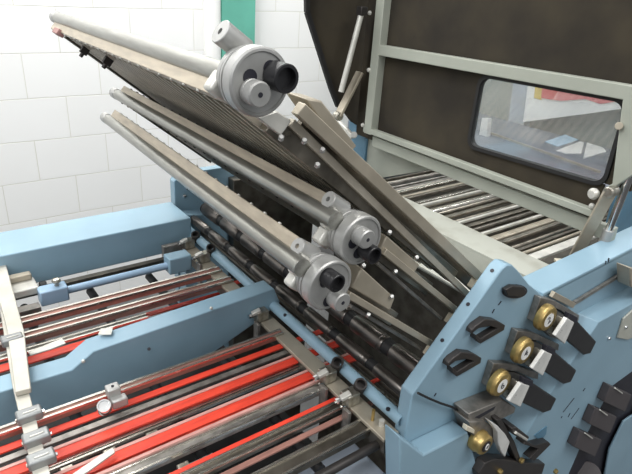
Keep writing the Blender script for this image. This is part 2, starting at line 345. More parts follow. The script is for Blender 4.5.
# ================================================================== FOLD ROLLERS
def roller(x,z,r,label,y0=.49,y1=1.39):
    t=thing('fold_roller',(x,(y0+y1)/2,z),label,'roller','fold rollers')
    MB().cyl((x,y0,z),(x,y1,z),r*.86,28).build('shaft','rubber',t)
    n_=8; seg=(y1-y0)/n_; first=None
    for k in range(n_):
        a=y0+k*seg+.012; b=a+seg-.022
        if first is None: first=MB().lathe((x,a,z),YA,[(0,r*.93),(.003,r),(.006,r),(.007,r*.95),(.010,r*.95),(.011,r),(b-a-.003,r),(b-a,r*.93)],28).build('roller_sleeve','darksteel',t)
        else: copies(first,[YA*(k*seg)])
    return t
roller(.668,.962,.0185,'thick sleeved steel fold roller beside the near frame edge, under the plates')
roller(.628,.938,.0125,'thin sleeved steel roller just below the thick fold roller')
def rod(name,p,q,r,m,label,cat,group=None,n=16): 
    o=MB().cyl(p,q,r,n).build(name,m); return tag(o,label,cat,group)
rod('steel_shaft',(.615,.49,.905),(.615,1.38,.905),.006,'steel','slim bright shaft just right of the blue cross tube','shaft')
rod('steel_shaft',(.655,.49,.89),(.655,1.38,.89),.009,'armdark','dark shaft running below the fold rollers','shaft')

# ================================================================== CROSS TUBE AND FLAT BAR
t=thing('cross_tube',(.585,.92,.93),'pale blue cross tube running from frame to frame in front of the fold rollers','tube')
MB().tube((.592,1.385,.930),(.580,.473,.930),.0115,.0095,.02,28).build('tube','blue2' if 0 else 'blue',t)
hl=MB().cyl((.589,.9,.9375),(.589,.9,.9425),.0035,12)
hh=MB()
for (x,y) in ((285,315),(388,409)):
    c=onZ((x,y),.940); hh.cyl((c.x,c.y,.9380),(c.x,c.y,.9418),.0035,12)
hh.build('tube_holes','ink',t)
t=MB().prism([(.538,.47,.905),(.572,.47,.905),(.572,.47,.912),(.538,.47,.912)],(0.008,.90,0)).build('flat_cross_bar','arm',bevel=.001)
tag(t,'flat dull steel bar lying left of the blue cross tube','bar')
bv=MB().prism([(.541,.47,.880),(.547,.47,.880),(.547,.47,.9045),(.541,.47,.9045)],(0.008,.90,0)).build('bar_web','armdark',t)

# ================================================================== CLAMPS ON THE CROSS BAR
def hclamp(c,label,armlen=.085,eye=True):
    c=V(c); t=thing('rail_clamp',c,label,'clamp','rail clamps hanging on the cross bar')
    MB().obox(c+V((0,0,.010)),.014,.012,.012).build('clamp_body','clamp',t,bevel=.002)
    MB().obox(c+V((-.014,-.004,.022)),.010,.006,.004,V((.9,-.2,.35)).normalized(),V((.2,.97,0)).normalized(),V((-.35,0,.93)).normalized()).build('clamp_lever','castwhite',t,bevel=.0015)
    MB().obox(c+V((-.020,-.018,-armlen/2+.004)),.003,.009,armlen/2).build('hanger_plate','zinc',t,bevel=.001)
    MB().cyl(c+V((-.016,.002,.012)),c+V((-.030,.002,.012)),.005,6).cyl(c+V((-.015,-.006,0)),c+V((-.021,-.006,0)),.004,10).build('clamp_bolt','chrome',t)
    MB().cyl(c+V((-.022,-.018,-armlen+.016)),c+V((-.027,-.018,-armlen+.016)),.0035,10).build('hanger_screw','castwhite',t)
    if eye: MB().tube(c+V((.025,.006,.012)),c+V((.018,-.006,.036)),.0115,.008,.014,20).build('eyelet_boss','dark',t)
    return t
hclamp((.548,.878,.915),'rail clamp fixed at the right end of the blue guide plate',.055,False)
hclamp((.548,.640,.915),'rail clamp with a black eyelet at the middle of the cross bar',.06)
hclamp((.545,.570,.915),'rail clamp with a black eyelet nearest the near side frame',.06)
hclamp((.560,1.270,.915),'rail clamp beside the far side frame, farther of its pair',.06)
hclamp((.560,1.180,.915),'rail clamp beside the far side frame, nearer of its pair',.06)
t=thing('wing_screw',(.555,.50,.912),'two bright end screws on the cross bar beside the near frame','screw')
MB().cyl((.552,.515,.912),(.552,.515,.935),.003,10).build('screw_pin','brass',t)
MB().cyl((.556,.497,.912),(.556,.497,.924),.005,6).cyl((.556,.48,.912),(.556,.48,.92),.004,6).build('screw_nut','castwhite',t)

# ================================================================== BELTS AND RAILS OF THE TABLE
def belt(y,x0,x1,wd,z,label,name='conveyor_belt',m='red',th=.003,edge=False):
    b=MB().box(x0,x1,y-wd/2,y+wd/2,z-th,z)
    o=b.build(name,m); tag(o,label,'belt','red transport belts')
    if edge:
        MB().box(x0,x1,y+wd/2,y+wd/2+.006,z-.006,z+.0015).build('belt_edge','pink',o)
    return o
def rail(y,x0,x1,label,z=.915,m='railred',wd=.018,ht=.016,strips=True,group='guide rails'):
    t=thing('guide_rail',((x0+x1)/2,y,z-ht),label,'rail',group)
    MB().box(x0,x1,y-wd/2,y+wd/2,z-ht,z-.003).build('rail_body',m,t,bevel=.001)
    if strips:
        MB().box(x0,x1,y+wd/2-.004,y+wd/2+.001,z-.005,z).build('rail_lip','steelx',t)
        MB().box(x0,x1,y-wd/2-.001,y-wd/2+.003,z-.006,z-.001).build('rail_lip','steelx',t)
    return t
X0=-.10
belt(.788,X0,.66,.014,.900,'red belt in front of the blue guide plate, nearest to the plate')
belt(.734,X0,.665,.018,.900,'red belt second out from the blue guide plate',edge=True)
belt(.680,X0,.66,.020,.900,'widest and brightest red belt, third out from the blue guide plate',edge=True)
belt(.602,.0,.66,.008,.900,'narrow red belt between two grey steel rails near the bottom')
belt(.563,.05,.62,.010,.895,'dull pink red belt nearest to the near side frame',m='railred')
belt(1.002,X0,.52,.022,.898,'red belt behind the blue guide plate, widest there')
belt(1.086,X0,.62,.014,.885,'thin red belt lying between the two red brown rails')
# lower return runs seen through the gaps
for y in (.70,.76,.63,1.09): 
    o=belt(y,X0,.6,.014,.8635,{.70:'lower red belt run seen in the gap under the widest red belt',.76:'lower red belt run under the first two belts',.63:'lower red belt run under the grey steel rail',1.09:'lower red belt run under the red brown rails'}[y])
rail(.812,X0,.56,'red brown guide rail with bright lips running along the foot of the blue guide plate',.918,'railred',.014)
rail(.768,X0,.57,'dark grey flat rail between the first and second red belts',.901,'zinc',.012,.008,False)
rail(.752,X0,.57,'black slide strip beside the second red belt',.897,'rubber',.012,.008,False)
rail(.719,X0,.57,'thin olive grey rail between the second and widest red belts',.894,'armdark',.009,.008)
rail(.638,X0,.56,'grey steel guide rail with pink edge, next to the widest red belt',.908,'zinc',.018,.014)
MB().box(X0,.56,.648,.654,.905,.911).build('belt_edge','pink',None); tag(bpy.data.objects['belt_edge.002'] if 'belt_edge.002' in bpy.data.objects else bpy.context.scene.objects[-1],'long pink belt standing on edge beside the grey steel rail','belt','red transport belts')
rail(.583,X0,.555,'olive steel guide rail in front of the narrow red belt',.906,'armdark',.016,.014)
rail(.520,.05,.553,'thick steel guide rail nearest the near side frame',.906,'armdark',.026,.018)
rail(1.116,X0,.575,'red brown guide rail farther from the blue guide plate',.92,'railred',.020,.018)
rail(1.058,X0,.575,'red brown guide rail nearer to the back of the blue guide plate',.92,'railred',.018,.018)
rail(1.025,X0,.35,'short grey steel rail lying behind the blue guide plate',.907,'zinc',.014,.012)
rod('support_rod',(.05,.487,.885),(.545,.487,.885),.008,'dark','thick dark round rod under the rail nearest the near frame','rod')
rod('support_rod',(.10,.665,.865),(.56,.665,.865),.006,'blue','blue round rod showing between the widest red belt and the grey rail','rod')
rod('support_rod',(.33,.708,.875),(.56,.708,.875),.006,'bluegrey','short pale blue rod in the gap under the second red belt','rod')
rod('support_rod',(.0,.62,.865),(.56,.62,.865),.005,'chrome','bright slim rod under the narrow red belt','rod')
# small roller blocks in the gaps
g=0
for (x,y,lab) in [(.235,.704,'small bright roller block in the gap nearest the round gauge'),(.165,.704,'small bright roller block in the gap left of the middle'),(.10,.704,'leftmost small bright roller block in the belt gap'),(.18,.655,'small silver block beneath the grey rail, left one'),(.33,.655,'small silver block beneath the grey rail, right one'),(.25,.615,'small silver roller block beside the narrow red belt')]:
    t=thing('idler_block',(x,y,.87),lab,'roller block','idler blocks between the belts')
    MB().obox((x,y,.884),.010,.007,.009).build('block','clamp',t,bevel=.002); MB().cyl((x+.009,y,.886),(x+.05,y,.886),.0035,10).build('pin','steel',t)
# added black sheet standing in for shade under the belts, and cross members
o=thing('shade_panel',(.2,.94,-.4),'added black sheet on legs standing in for the shade under the belts','shade sheet')
MB().box(-.3,.57,.61,1.28,.688,.70).build('shade_sheet','shadedark',o)
for x_ in (-.28,.54):
    for y_ in (.63,1.26): MB().box(x_-.015,x_+.015,y_-.015,y_+.015,-.4,.688).build('leg','dark',o)
t=MB().box(.22,.574,.462,.60,.78,.80).build('lower_tray','bluegrey',bevel=.004); tag(t,'pale blue grey tray below the lowest rail beside the near frame','tray')
for x,lab in ((.15,'left black cross shaft carrying the lower belts'),(.30,'middle black cross shaft carrying the lower belts'),(.45,'right black cross shaft carrying the lower belts')):
    rod('cross_shaft',(x,.52,.85),(x,1.28,.85),.010,'rubber',lab,'shaft','cross shafts under the belts')

# ================================================================== BLUE GUIDE PLATE
t=thing('guide_plate',(.3,.87,.86),'blue painted guide plate standing on edge between the belts, stepped up in its middle','guide plate')
out=[(-.15,.937),(.160,.932),(.200,.957),(.585,.974),(.602,.934),(.55,.905),(.44,.862),(.03,.862),(-.15,.862)]
out=[(x,z+.0) for x,z in out]
MB().prism(XZ(out,.885),(0,.045,0)).build('plate_body','blue',t,bevel=.002)
MB().cyl(onY((149,349),.885),onY((149,349),.883),.0032,14).build('plate_hole','ink',t)
s=MB().lathe(onY((83,361),.885),(0,-1,0),[(0,.0034),(.003,.003),(.004,.001)],14).build('screw','castwhite',t)
copies(s,[onY((211,308),.885)-onY((83,361),.885)])
c=onZ((106,333),.953); 
a=V((.36,0,.0)); 
MB().prism([onZ(q,.9645) for q in ((98,335),(101,329),(113,328),(111,335))],(0,0,.0012)).build('label_plate','label',t)

# ================================================================== FAR BEAM WITH SLIDE
t=MB().box(-.5,.585,1.302,1.437,.893,.981).build('frame_beam','blue',bevel=.003); tag(t,'long pale blue box beam along the far side of the table','beam')
t=thing('side_lay_rod',(.35,1.22,.9),'blue rod held in two blue blocks in front of the far beam','rod')
MB().cyl((.20,1.215,.905),(.50,1.215,.905),.009,20).build('round_rod','blue2',t)
MB().obox((.205,1.215,.905),.030,.017,.018).build('rod_block','blue2',t,bevel=.003)
MB().obox((.505,1.215,.908),.030,.020,.022).build('rod_block','blue',t,bevel=.003)
MB().cyl((.215,1.215,.922),(.215,1.215,.932),.005,12).lathe((.215,1.215,.932),ZA,[(0,.009),(.003,.010),(.008,.008),(.010,.004)],16).build('clamp_screw','clamp',t)
o=MB().box(X0,.50,1.245,1.262,.893,.907).build('slide_bar','armdark',bevel=.001); tag(o,'dark brown slide bar behind the blue rod','bar')
o=MB().box(X0,.17,1.175,1.20,.888,.902).build('slide_bar','zinc',bevel=.001); tag(o,'flat grey bar end left of the blue rod block','bar')
o=MB().box(.49,.56,1.27,1.285,.885,.93).build('angle_plate','zinc',bevel=.002); tag(o,'grey metal plate below the far beam beside the far frame','plate')
t=thing('slide_carriage',(.14,1.24,.905),'pale steel carriage under the far beam near its left end','carriage')
MB().box(.10,.18,1.225,1.28,.907,.925).build('carriage_body','castwhite',t,bevel=.003)
MB().box(.11,.175,1.265,1.285,.925,.94).build('carriage_top','arm',t,bevel=.003)
MB().cyl((.185,1.25,.91),(.20,1.25,.91),.012,18,.002).build('carriage_knob','rubber',t)

# ================================================================== LEFT CROSS BAR WITH CLAMPS
t=thing('cross_bar',(.09,.9,.92),'pale steel bar crossing above the belts at the left edge','bar')
MB().prism([onZ(q,.957) for q in ((-14,250),(2,250),(24,330),(31,388),(15,392),(7,330))],(0,0,-.010)).build('upper_bar','barwhite',t,bevel=.0015)
MB().prism([onZ(q,.946) for q in ((36,488),(54,488),(27,384),(8,310),(0,310),(12,384))],(0,0,-.010)).build('lower_bar','barwhite',t,bevel=.001)
def bclamp(c,label):
    c=V(c); t=thing('bar_clamp',c,label,'clamp','clamps on the left cross bar')
    MB().obox(c+V((.0,0,-.004)),.0185,.011,.008).build('clamp_body','clampgrey',t,bevel=.003)
    MB().obox(c+V((.001,-.002,.0035)),.010,.0015,.002).build('clamp_rib','castwhite',t,bevel=.001)
    MB().cyl(c+V((.014,-.002,-.004)),c+V((.021,-.002,-.004)),.003,10).build('clamp_screw','chrome',t)
    MB().cyl(c+V((-.014,.0,-.006)),c+V((-.020,.0,-.006)),.003,10).build('clamp_pin','clamp',t)
    return t
for (x,y),lab in (((29,413),'grey clamp on the left bar just below its step'),((36,436),'grey clamp second below the step of the left bar'),((41,457),'grey clamp lowest on the left bar, at the photo edge'),((12,338),'grey clamp on the left bar behind the blue guide plate')):
    bclamp(onZ((x,y),.955),lab)

# round gauge clamp on the front rail
c=onZ((104,405),.93)
t=thing('gauge_clamp',c,'round silver gauge and square clamp sitting on the front rail','clamp')
MB().lathe(c+V((0,0,-.008)),(-.15,-.5,1),[(0,.012),(.012,.012),(.014,.011),(.014,.0085),(.0125,.008)],28).build('gauge_dial','chrome',t)
c2=onZ((113,391),.935)
MB().obox(c2,.011,.010,.010).build('clamp_block','cast',t,bevel=.002)
MB().obox(c2+V((.004,-.016,-.012)),.013,.008,.008).build('clamp_foot','cast',t,bevel=.002)
MB().cyl(c2+V((0,0,.009)),c2+V((0,0,.0115)),.0025,10).build('clamp_screw','ink',t)
# deflector tips
for pts,lab in (([(100,455),(113,447),(115,452),(84,474),(72,474)],'pale steel deflector tongue lying over the belts at the bottom left'),([(28,352),(62,338),(66,343),(50,349),(30,355)],'pale bent tongue behind the blue guide plate beside the left bar')):
    o=MB().prism([onZ(q,.915 if pts[0][1]>400 else .925) for q in pts],(0,0,-.003)).build('deflector_tongue','castwhite',bevel=.0008); tag(o,lab,'tongue')

# ================================================================== ROLLER GAP ADJUSTERS
def poly(pts,y,th,name,m,par,bevel=.001):
    return MB().prism([onY(q,y) for q in pts],(0,th,0)).build(name,m,par,bevel=bevel)
def digit(ch,c,h,parent):
    cu=bpy.data.curves.new('digit','FONT'); cu.body=ch; cu.size=h; cu.extrude=.0003; cu.align_x='CENTER'; cu.align_y='CENTER'
    ob=bpy.data.objects.new('tmp',cu); COL.objects.link(ob)
    dg=bpy.context.evaluated_depsgraph_get(); me=bpy.data.meshes.new_from_object(ob.evaluated_get(dg)); bpy.data.objects.remove(ob)
    # face -Y, rolled to match the tilted printing
    ro=Matrix.Rotation(math.radians(-22),4,'Y')@Matrix.Rotation(math.radians(90),4,'X')
    me.transform(ro); me.materials.append(M['ink'])
    o=bpy.data.objects.new('number',me); COL.objects.link(o); o.parent=parent; o.location=V(c)-ORG[parent.name]; ORG[o.name]=V(c); return o
def z6(x,y,ox=460,oy=300,s=6.32): return (ox+x/s,oy+y/s)
def adjuster(label,ch,dpx):
    k2=(525,352)
    c=onY(k2,.427); t=thing('gap_adjuster',(c.x,.46,c.z),label,'adjuster','numbered roller adjusters')
    A=lambda L:[z6(*q) for q in L]
    poly(A([(365,195),(455,205),(520,232),(628,282),(622,322),(590,312),(500,262),(400,238),(378,262),(352,352),(318,345)]),.446,.014,'bracket_arm','zinc',t,.0012)
    poly(A([(380,262),(480,262),(560,305),(575,345),(500,440),(440,425),(345,350)]),.450,.010,'bracket_base','zinc',t,.0015)
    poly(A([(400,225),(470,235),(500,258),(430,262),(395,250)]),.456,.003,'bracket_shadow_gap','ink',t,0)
    poly(A([(512,318),(562,335),(510,462),(448,428)]),.422,.014,'lever_foot','clamp',t,.0012)
    poly(A([(535,322),(584,344),(524,480),(458,436)]),.409,.008,'silver_lever','levermat',t,.0015)
    L=[(569,323),(578,320),(599,338),(593,350),(586,352),(566,339)]; L=[(x-22,y+32.5) for x,y in L]
    poly(L,.412,.008,'black_lever','black',t,.003)
    poly([(x-22,y+32.5) for x,y in [(570,314),(578,317),(577,323),(569,320)]],.410,.012,'lever_pivot','ink',t,.001)
    MB().lathe((c.x,.440,c.z),(0,-1,0),[(0,.0255),(.004,.0262),(.009,.0262),(.011,.0245),(.015,.0235),(.0162,.0215)],44).build('brass_knob','brass',t)
    d=MB().cyl((c.x-.002,.4242,c.z),(c.x-.002,.4232,c.z),.0138,28).build('number_disc','white',t)
    digit(ch,(c.x-.002,.4229,c.z),.021,d)
    return t
a2=adjuster('adjuster with brass knob on whose white disc the number 4 stands','4',None)
def adj_copy(px_,ch,label):
    d=onY(px_,.427)-onY((525,352),.427); r=dup(a2,d,label)
    for c in r.children:
        if c.name.startswith('number_disc'):
            for g_ in list(c.children): bpy.data.objects.remove(g_)
            digit(ch,(ORG[c.name].x+0,.4229,ORG[c.name].z),.021,c)
            c.children[0].location=a2num
    return r
a2num=[g_ for c in a2.children if c.name.startswith('number_disc') for g_ in c.children][0].location.copy()
adj_copy((548,319),'2','adjuster with brass knob whose white disc reads 2, topmost of the row')
adj_copy((501.5,384.5),'6','adjuster with brass knob whose white disc reads 6, below the one marked 4')
# lowest adjuster, different build
c=onY((477,439),.42); t=thing('gap_adjuster',(c.x,.46,c.z),'lowest adjuster, its brass knob showing a dark ringed 0 beside a curved white lever','adjuster','numbered roller adjusters')
B=lambda L:[(460+x/6.32,400+y/6.32) for x,y in L]
poly(B([(55,90),(270,0),(352,48),(345,82),(262,122),(225,128),(160,132),(60,142)]),.425,.035,'bracket_arm','zinc',t,.0015)
poly(B([(95,110),(225,40),(215,62),(120,118)]),.4245,.003,'arm_slot','ink',t,0)
poly(B([(60,140),(160,135),(240,195),(232,250),(190,300),(100,260)]),.418,.040,'bracket_base','zinc',t,.002)
poly(B([(185,130),(240,165),(290,220),(316,265),(285,362),(262,330),(240,270),(238,205)]),.405,.012,'curved_lever','levermat',t,.0015)
poly(B([(48,165),(95,190),(90,215),(40,195)]),.41,.01,'cream_tab','cream',t,.001)
MB().lathe((c.x,.425,c.z),(0,-1,0),[(0,.0205),(.004,.022),(.012,.022),(.016,.020),(.024,.0195),(.026,.017)],36).build('brass_knob','brass',t)
d=MB().lathe((c.x,.3995,c.z),(0,-1,0),[(0,.0115),(.0015,.0115),(.002,.0105)],24).build('number_disc','black',t)
cu=bpy.data.curves.new('zero','FONT')
o=MB()
ring=[];K=20
for i in range(K):
    g=2*math.pi*i/K; g2=2*math.pi*(i+1)/K
    o.cyl((c.x+.0042*math.cos(g),.3970,c.z+.0062*math.sin(g)),(c.x+.0042*math.cos(g2),.3970,c.z+.0062*math.sin(g2)),.0011,6)
o.build('number','white',d)
# linkage below
t2=thing('adjuster_linkage',(.87,.45,.7),'dark linkage arms and bolts below the numbered adjusters','linkage')
poly(B([(235,130),(262,120),(345,260),(395,400),(370,410),(320,300)]),.410,.02,'link_arm','dark',t2,.0015)
poly(B([(330,180),(360,172),(440,235),(420,270),(330,215)]),.402,.03,'link_barrel','dark',t2,.002)
MB().cyl(onY(B([(350,205)])[0],.4),onY(B([(420,250)])[0],.4),.0028,10).build('link_pin','castwhite',t2)
poly(B([(420,260),(470,290),(560,265),(575,280),(470,385),(440,370),(500,310),(400,280)]),.408,.02,'curved_link','dark',t2,.001)
poly(B([(160,400),(220,375),(300,380),(420,400),(540,405),(520,470),(130,520),(120,470)]),.408,.02,'base_casting','dark',t2,.002)
for q in ((380,375),(245,445),(597,445)):
    MB().lathe(onY(B([q])[0],.408),(0,-1,0),[(0,.006),(.006,.006),(.008,.004)],6).build('link_bolt','brass',t2)
poly(B([(470,225),(550,165),(545,215),(510,265)]),.4235,.002,'frame_slot','bluedark',t2,0)
# latches
hk=[(100,165),(160,122),(232,130),(287,160),(280,192),(130,278),(98,250),(104,222),(132,245),(238,180),(190,165),(120,180),(70,215),(78,190)]
def latch(dx,dy,label):
    t=thing('hook_latch',onY((482+dx,331+dy),.455),label,'latch','hook latches on the near frame')
    poly([(460+x/6.32+dx,300+y/6.32+dy) for x,y in hk],.448,.014,'hook','dark',t,.0015)
    poly([(460+x/6.32+dx,300+y/6.32+dy) for x,y in [(75,212),(120,176),(190,166),(196,150),(160,128),(105,150)]],.4585,.0018,'opening','ink',t,0)  # second polygon is a flat black patch painting the slot's shade
latch(0,0,'dark hook latch, middle one of three along the slanted frame edge')
latch(-23.5,33,'dark hook latch, lowest of three along the slanted frame edge')
t=thing('hook_latch',onY((515,291),.455),'dark oval latch at the frame corner above the two hooks','latch','hook latches on the near frame')
e=[(515+12.5*math.cos(a*math.pi/9),291.5+7*math.sin(a*math.pi/9)-1.5*math.cos(a*math.pi/9)*.3) for a in range(18)]
poly(e,.4585,.002,'opening','ink',t,0); poly([(506,290),(513,286),(524,287),(527,291),(522,297),(508,296)],.450,.009,'hook','dark',t,.0015)  # black oval paints the shade of a slot, no hole cut
# cable
pts=[(418,393),(428,398),(440,403),(452,407),(463,412),(471,416)]
cb=MB().path([onY(q,.452) for q in pts],.0022,8).build('black_cable','rubber'); tag(cb,'thin black cable lying over the near frame to the lowest adjuster','cable')

# ================================================================== SECOND MACHINE BEHIND
o=MB().prism([(1.0,.487,1.046),(1.092,.487,1.046),(1.092,.487,1.052),(1.0,.487,1.052)],(0,.93,0)).build('ledge_plate','ledge',bevel=.001); tag(o,'cream grey ledge plate crossing behind the uppermost fold plate','ledge')
MB().box(1.0,1.006,.487,1.427,.93,1.046).build('ledge_front','ledge',o,bevel=.001)
o=MB().prism([(.90,.49,1.0),(.99,.49,1.0),(.99,.49,1.006),(.90,.49,1.006)],(0,.92,0)).build('lower_ledge','ledge',bevel=.001); tag(o,'lower grey ledge with chipped paint beneath the cream ledge','ledge')
# rods along the transport direction
ys=[(.56,.016,.004,'castwhite'),(.60,.006,.004,'steelx'),(.645,.022,.005,'chrome'),(.69,.012,.004,'armdark')]
names={}
yy=.70; k=0
spec=[]
while yy<1.31:
    wd=random.choice([.008,.010,.014,.008]); spec.append((yy,wd,random.choice(['slat','armdark','slat','zinc','arm','steelx','armdark','arm','slat','zinc']),random.uniform(-.012,.004))); yy+=wd+random.uniform(.004,.010)
desc=['dark','pale','olive','dull','bright','worn','narrow','broad']
allr=[(.60,.016,'castwhite',0.0),(.655,.026,'castwhite',.004)]+spec
grp='transport rods of the second machine'
for i,(y,wd,m,dz) in enumerate(allr):
    z=1.0+dz
    if i%2: o=MB().box(1.10,1.89,y-wd/2,y+wd/2,z-.008,z).build('transport_rod',m,bevel=.001)
    else: o=MB().cyl((1.10,y,z-wd/2),(1.89,y,z-wd/2),wd/2,14).build('transport_rod',m)
    if i==0: tag(o,'bright flat transport rod beside the grey link arm, nearest the near frame','rod',grp)
    elif i==1: tag(o,'broad white transport rod, widest behind the cream ledge','rod',grp)
    else: tag(o,'steel transport rod running away from the cream ledge under the guard','rod',grp)
for y,z in ((.80,1.012),(.88,1.012),(1.02,1.012)):
    o=MB().box(1.10,1.89,y-.004,y+.004,z-.006,z).build('transport_rod','castwhite'); tag(o,'narrow white strip lying raised over the steel transport rods','rod','narrow white transport strips')
o=MB().box(1.11,1.90,.50,1.32,-.4,.965).build('transport_bed','armdark',bevel=.002); tag(o,'dark bed under the rods of the second machine','machine bed')
t=thing('second_machine_frame',(1.6,1.42,0),'blue frame of the second machine seen below the guard rail','machine frame')
MB().box(1.31,1.90,1.45,1.48,-.4,1.04).build('side_plate','farfloor',t,bevel=.002)
MB().box(1.40,1.89,1.33,1.40,.98,1.005).build('inner_beam','blue',t,bevel=.002)
pp=[onX(q,1.25) for q in ((349,112),(357,112),(358,132),(366,140),(364,166),(350,168),(345,150),(349,134))]
MB().prism(pp,(.03,0,0)).build('hinge_post','bluedark',t,bevel=.002)
pp=[onX(q,1.26) for q in ((361,134),(447,162),(455,166),(440,168),(370,180),(361,170))]
MB().prism(pp,(.006,0,0)).build('inner_panel','grey',t,bevel=.001)
o=MB().prism([onY(q,.62) for q in ((634,176),(618,205),(605,252),(632,249),(660,240),(660,150))],(0,.02,0)).build('teal_panel','bluedark',bevel=.002); tag(o,'dark teal panel at the right edge behind the chrome gas strut','panel')

# ================================================================== GUARD HOOD
gx=1.2
t=thing('guard_hood',(gx,.95,1.1),'raised grey framed guard hood with dark brown lining and a window','guard hood')
def gbar(p,q,wd,name,depth=.03,x=gx,m='grey'):
    a,b=onX(p,x),onX(q,x); d=(b-a).normalized(); s=V((0,-d.z,d.y))
    MB().obox((a+b)/2+XA*depth/2,(b-a).length/2,wd/2,depth/2,d,s,XA).build(name,m,t,bevel=.002)
a,b=onX((365,133),gx),onX((374,-14),gx)
gbar((367,134),(386,-60),.034,'left_post',.03)
gbar((372,49),(640,95),.030,'upper_rail',.024)
gbar((363,129),(592,214),.017,'lower_rail',.02)
gbar((372,141),(612,236),.034,'bottom_beam',.02,gx+.02)
# lining panel with an opening for the window
wo=[onX(q,gx+.03) for q in ((474,74),(622,101),(608,189),(466,143))]
pa=[onX(q,gx+.03) for q in ((368,-80),(720,-80),(700,120),(625,215),(590,222),(360,132))]
def sub(p,k=.0): return p
win=[(480,75),(622,101),(610,187),(472,146)]
W_=[onX(q,gx+.03) for q in win]
y0w,y1w=(W_[1].y+W_[2].y)/2,(W_[0].y+W_[3].y)/2; z0l,z0r=W_[3].z,W_[2].z; z1l,z1r=W_[0].z,W_[1].z
Yl,Yr,Zt=1.40,.30,2.1; zb=1.12
fr=MB()
def quad(a,b,c,d,th=.008): fr.prism([V((gx+.03,*a)),V((gx+.03,*b)),V((gx+.03,*c)),V((gx+.03,*d))],(th,0,0))
quad((Yl,zb),(y1w,zb),(y1w,Zt),(Yl,Zt)); quad((y0w,zb),(y0w-.02,zb),(Yr+.2,Zt),(y0w,Zt)) if 0 else None
quad((y1w,zb),(y0w,zb),(y0w,z0r),(y1w,z0l)); quad((y1w,z1l),(y0w,z1r),(y0w,Zt),(y1w,Zt)); quad((y0w,zb+.1),(Yr+.20,zb+.1),(Yr+.2,Zt),(y0w,Zt))
fr.build('lining_panel','lining',t)
# rounded gasket and pane
def rr(r,n=7,gro=0.):
    cs=[(y0w-gro,z0r-gro,0),(y1w+gro,z0l-gro,1),(y1w+gro,z1l+gro,2),(y0w-gro,z1r+gro,3)]; out=[]
    sg=[(1,1),(-1,1),(-1,-1),(1,-1)]; st=[180,270,0,90]
    for (y,z,i) in cs:
        cy,cz=y+sg[i][0]*r,z+sg[i][1]*r
        for k in range(n):
            g=math.radians(st[i]+90*k/(n-1)); 
            out.append((cy+r*math.cos(g),cz+r*math.sin(g)))
    return out
R0,R1=rr(.030,gro=.006),rr(.024,gro=-.003); n=len(R0); gm=MB()
vs=[V((gx+.022,*p)) for p in R0]+[V((gx+.022,*p)) for p in R1]+[V((gx+.040,*p)) for p in R1]+[V((gx+.040,*p)) for p in R0]
fs=[]
for i in range(n):
    j=(i+1)%n
    for L in range(4): fs.append((L*n+i,L*n+j,((L+1)%4)*n+j,((L+1)%4)*n+i))
gm.add(vs,fs).build('window_gasket','rubber',t)
MB().prism([V((gx+.031,*p)) for p in R1],(.003,0,0)).build('window_pane','glass',t)
# right post and link
pp=[onX(q,gx) for q in ((623,96),(660,100),(640,170),(616,186),(600,215),(592,214),(604,188),(612,184))]
MB().prism(pp,(.02,0,0)).build('right_post','grey',t,bevel=.002)
MB().cyl(onX((619,126),gx),onX((619,126),gx-.012),.008,14,.001).build('knob','arm',t)
MB().lathe(onX((596,193),gx),(-1,0,0),[(0,.006),(.006,.012),(.012,.013),(.02,.008)],16).build('rubber_buffer','castwhite',t)
sc=MB().lathe(onX((370,13),gx),(-1,0,0),[(0,.007),(.004,.006),(.006,.003)],12).build('screw','castwhite',t)
copies(sc,[onX(q,gx)-onX((370,13),gx) for q in ((369,70),(363,125),(592,206))])
# far side cheek of the hood
cheek=[onY(q,1.42) for q in ((306,-60),(307,12),(331,88),(338,106),(346,114),(352,122),(372,134),(378,-60))]
MB().prism(cheek,(0,.012,0)).build('side_cheek','lining',t,bevel=.002)
ed=[onY(q,1.412) for q in ((306,-60),(307,12),(331,88),(338,106))]
m=MB()
for a,b in zip(ed[:-1],ed[1:]): m.bar(a,b,.014,.012,up=YA)
m.build('cheek_edging','rubber',t)
# link arms and struts
t3=thing('guard_link',onX((570,262),1.17),'grey flat link arm from the guard post down to the transport rods','link arm')
a,b=onX((610,192),1.185),onZ((572,262),1.02)
MB().bar(a,b,.010,.026,up=V((-.6,.8,0))).build('link_arm','arm',t3,bevel=.002)
MB().cyl(a+V((-.01,0,0)),a+V((.02,0,0)),.012,14,.002).build('link_joint','clamp',t3)
MB().bar(b+V((-.02,.03,-.006)),b+V((.05,-.03,-.006)),.02,.006).build('link_foot','cream',t3)
t3=thing('guard_link',onY((340,110),1.37),'tan flat link arm between the left guard post and the hinge','link arm')
a,b=onY((360,72),1.37),onY((338,116),1.37)
MB().bar(a,b,.010,.03,up=YA).build('link_arm','arm',t3,bevel=.002)
MB().cyl(b+V((0,-.012,0)),b+V((0,.012,0)),.014,14,.002).build('link_joint','clamp',t3)
a,b=onY((362,11),1.34),onY((341,92),1.34)
t3=thing('gas_strut',b,'bright gas strut leaning beside the left guard post','gas strut')
MB().cyl(b,a,.0085,20).build('strut_cylinder','castwhite',t3)
MB().obox(a,.012,.012,.012).build('strut_joint','dark',t3,bevel=.002)
a,b=onX((640,150),1.22),onX((601,250),1.22)
t3=thing('gas_strut',b,'chrome gas strut at the right edge beside the grey link arm','gas strut')
MB().cyl(b.lerp(a,.2),a,.0085,20).build('strut_cylinder','chrome',t3)
MB().cyl(b,b.lerp(a,.22),.012,14,.001).build('strut_joint','cast',t3)
t3=thing('hinge_bracket',onX((360,140),1.2),'white hinge bracket and bolt below the left guard post','bracket')
MB().bar(onX((338,122),1.19),onX((353,137),1.19),.012,.016).build('bracket_strip','castwhite',t3,bevel=.002)
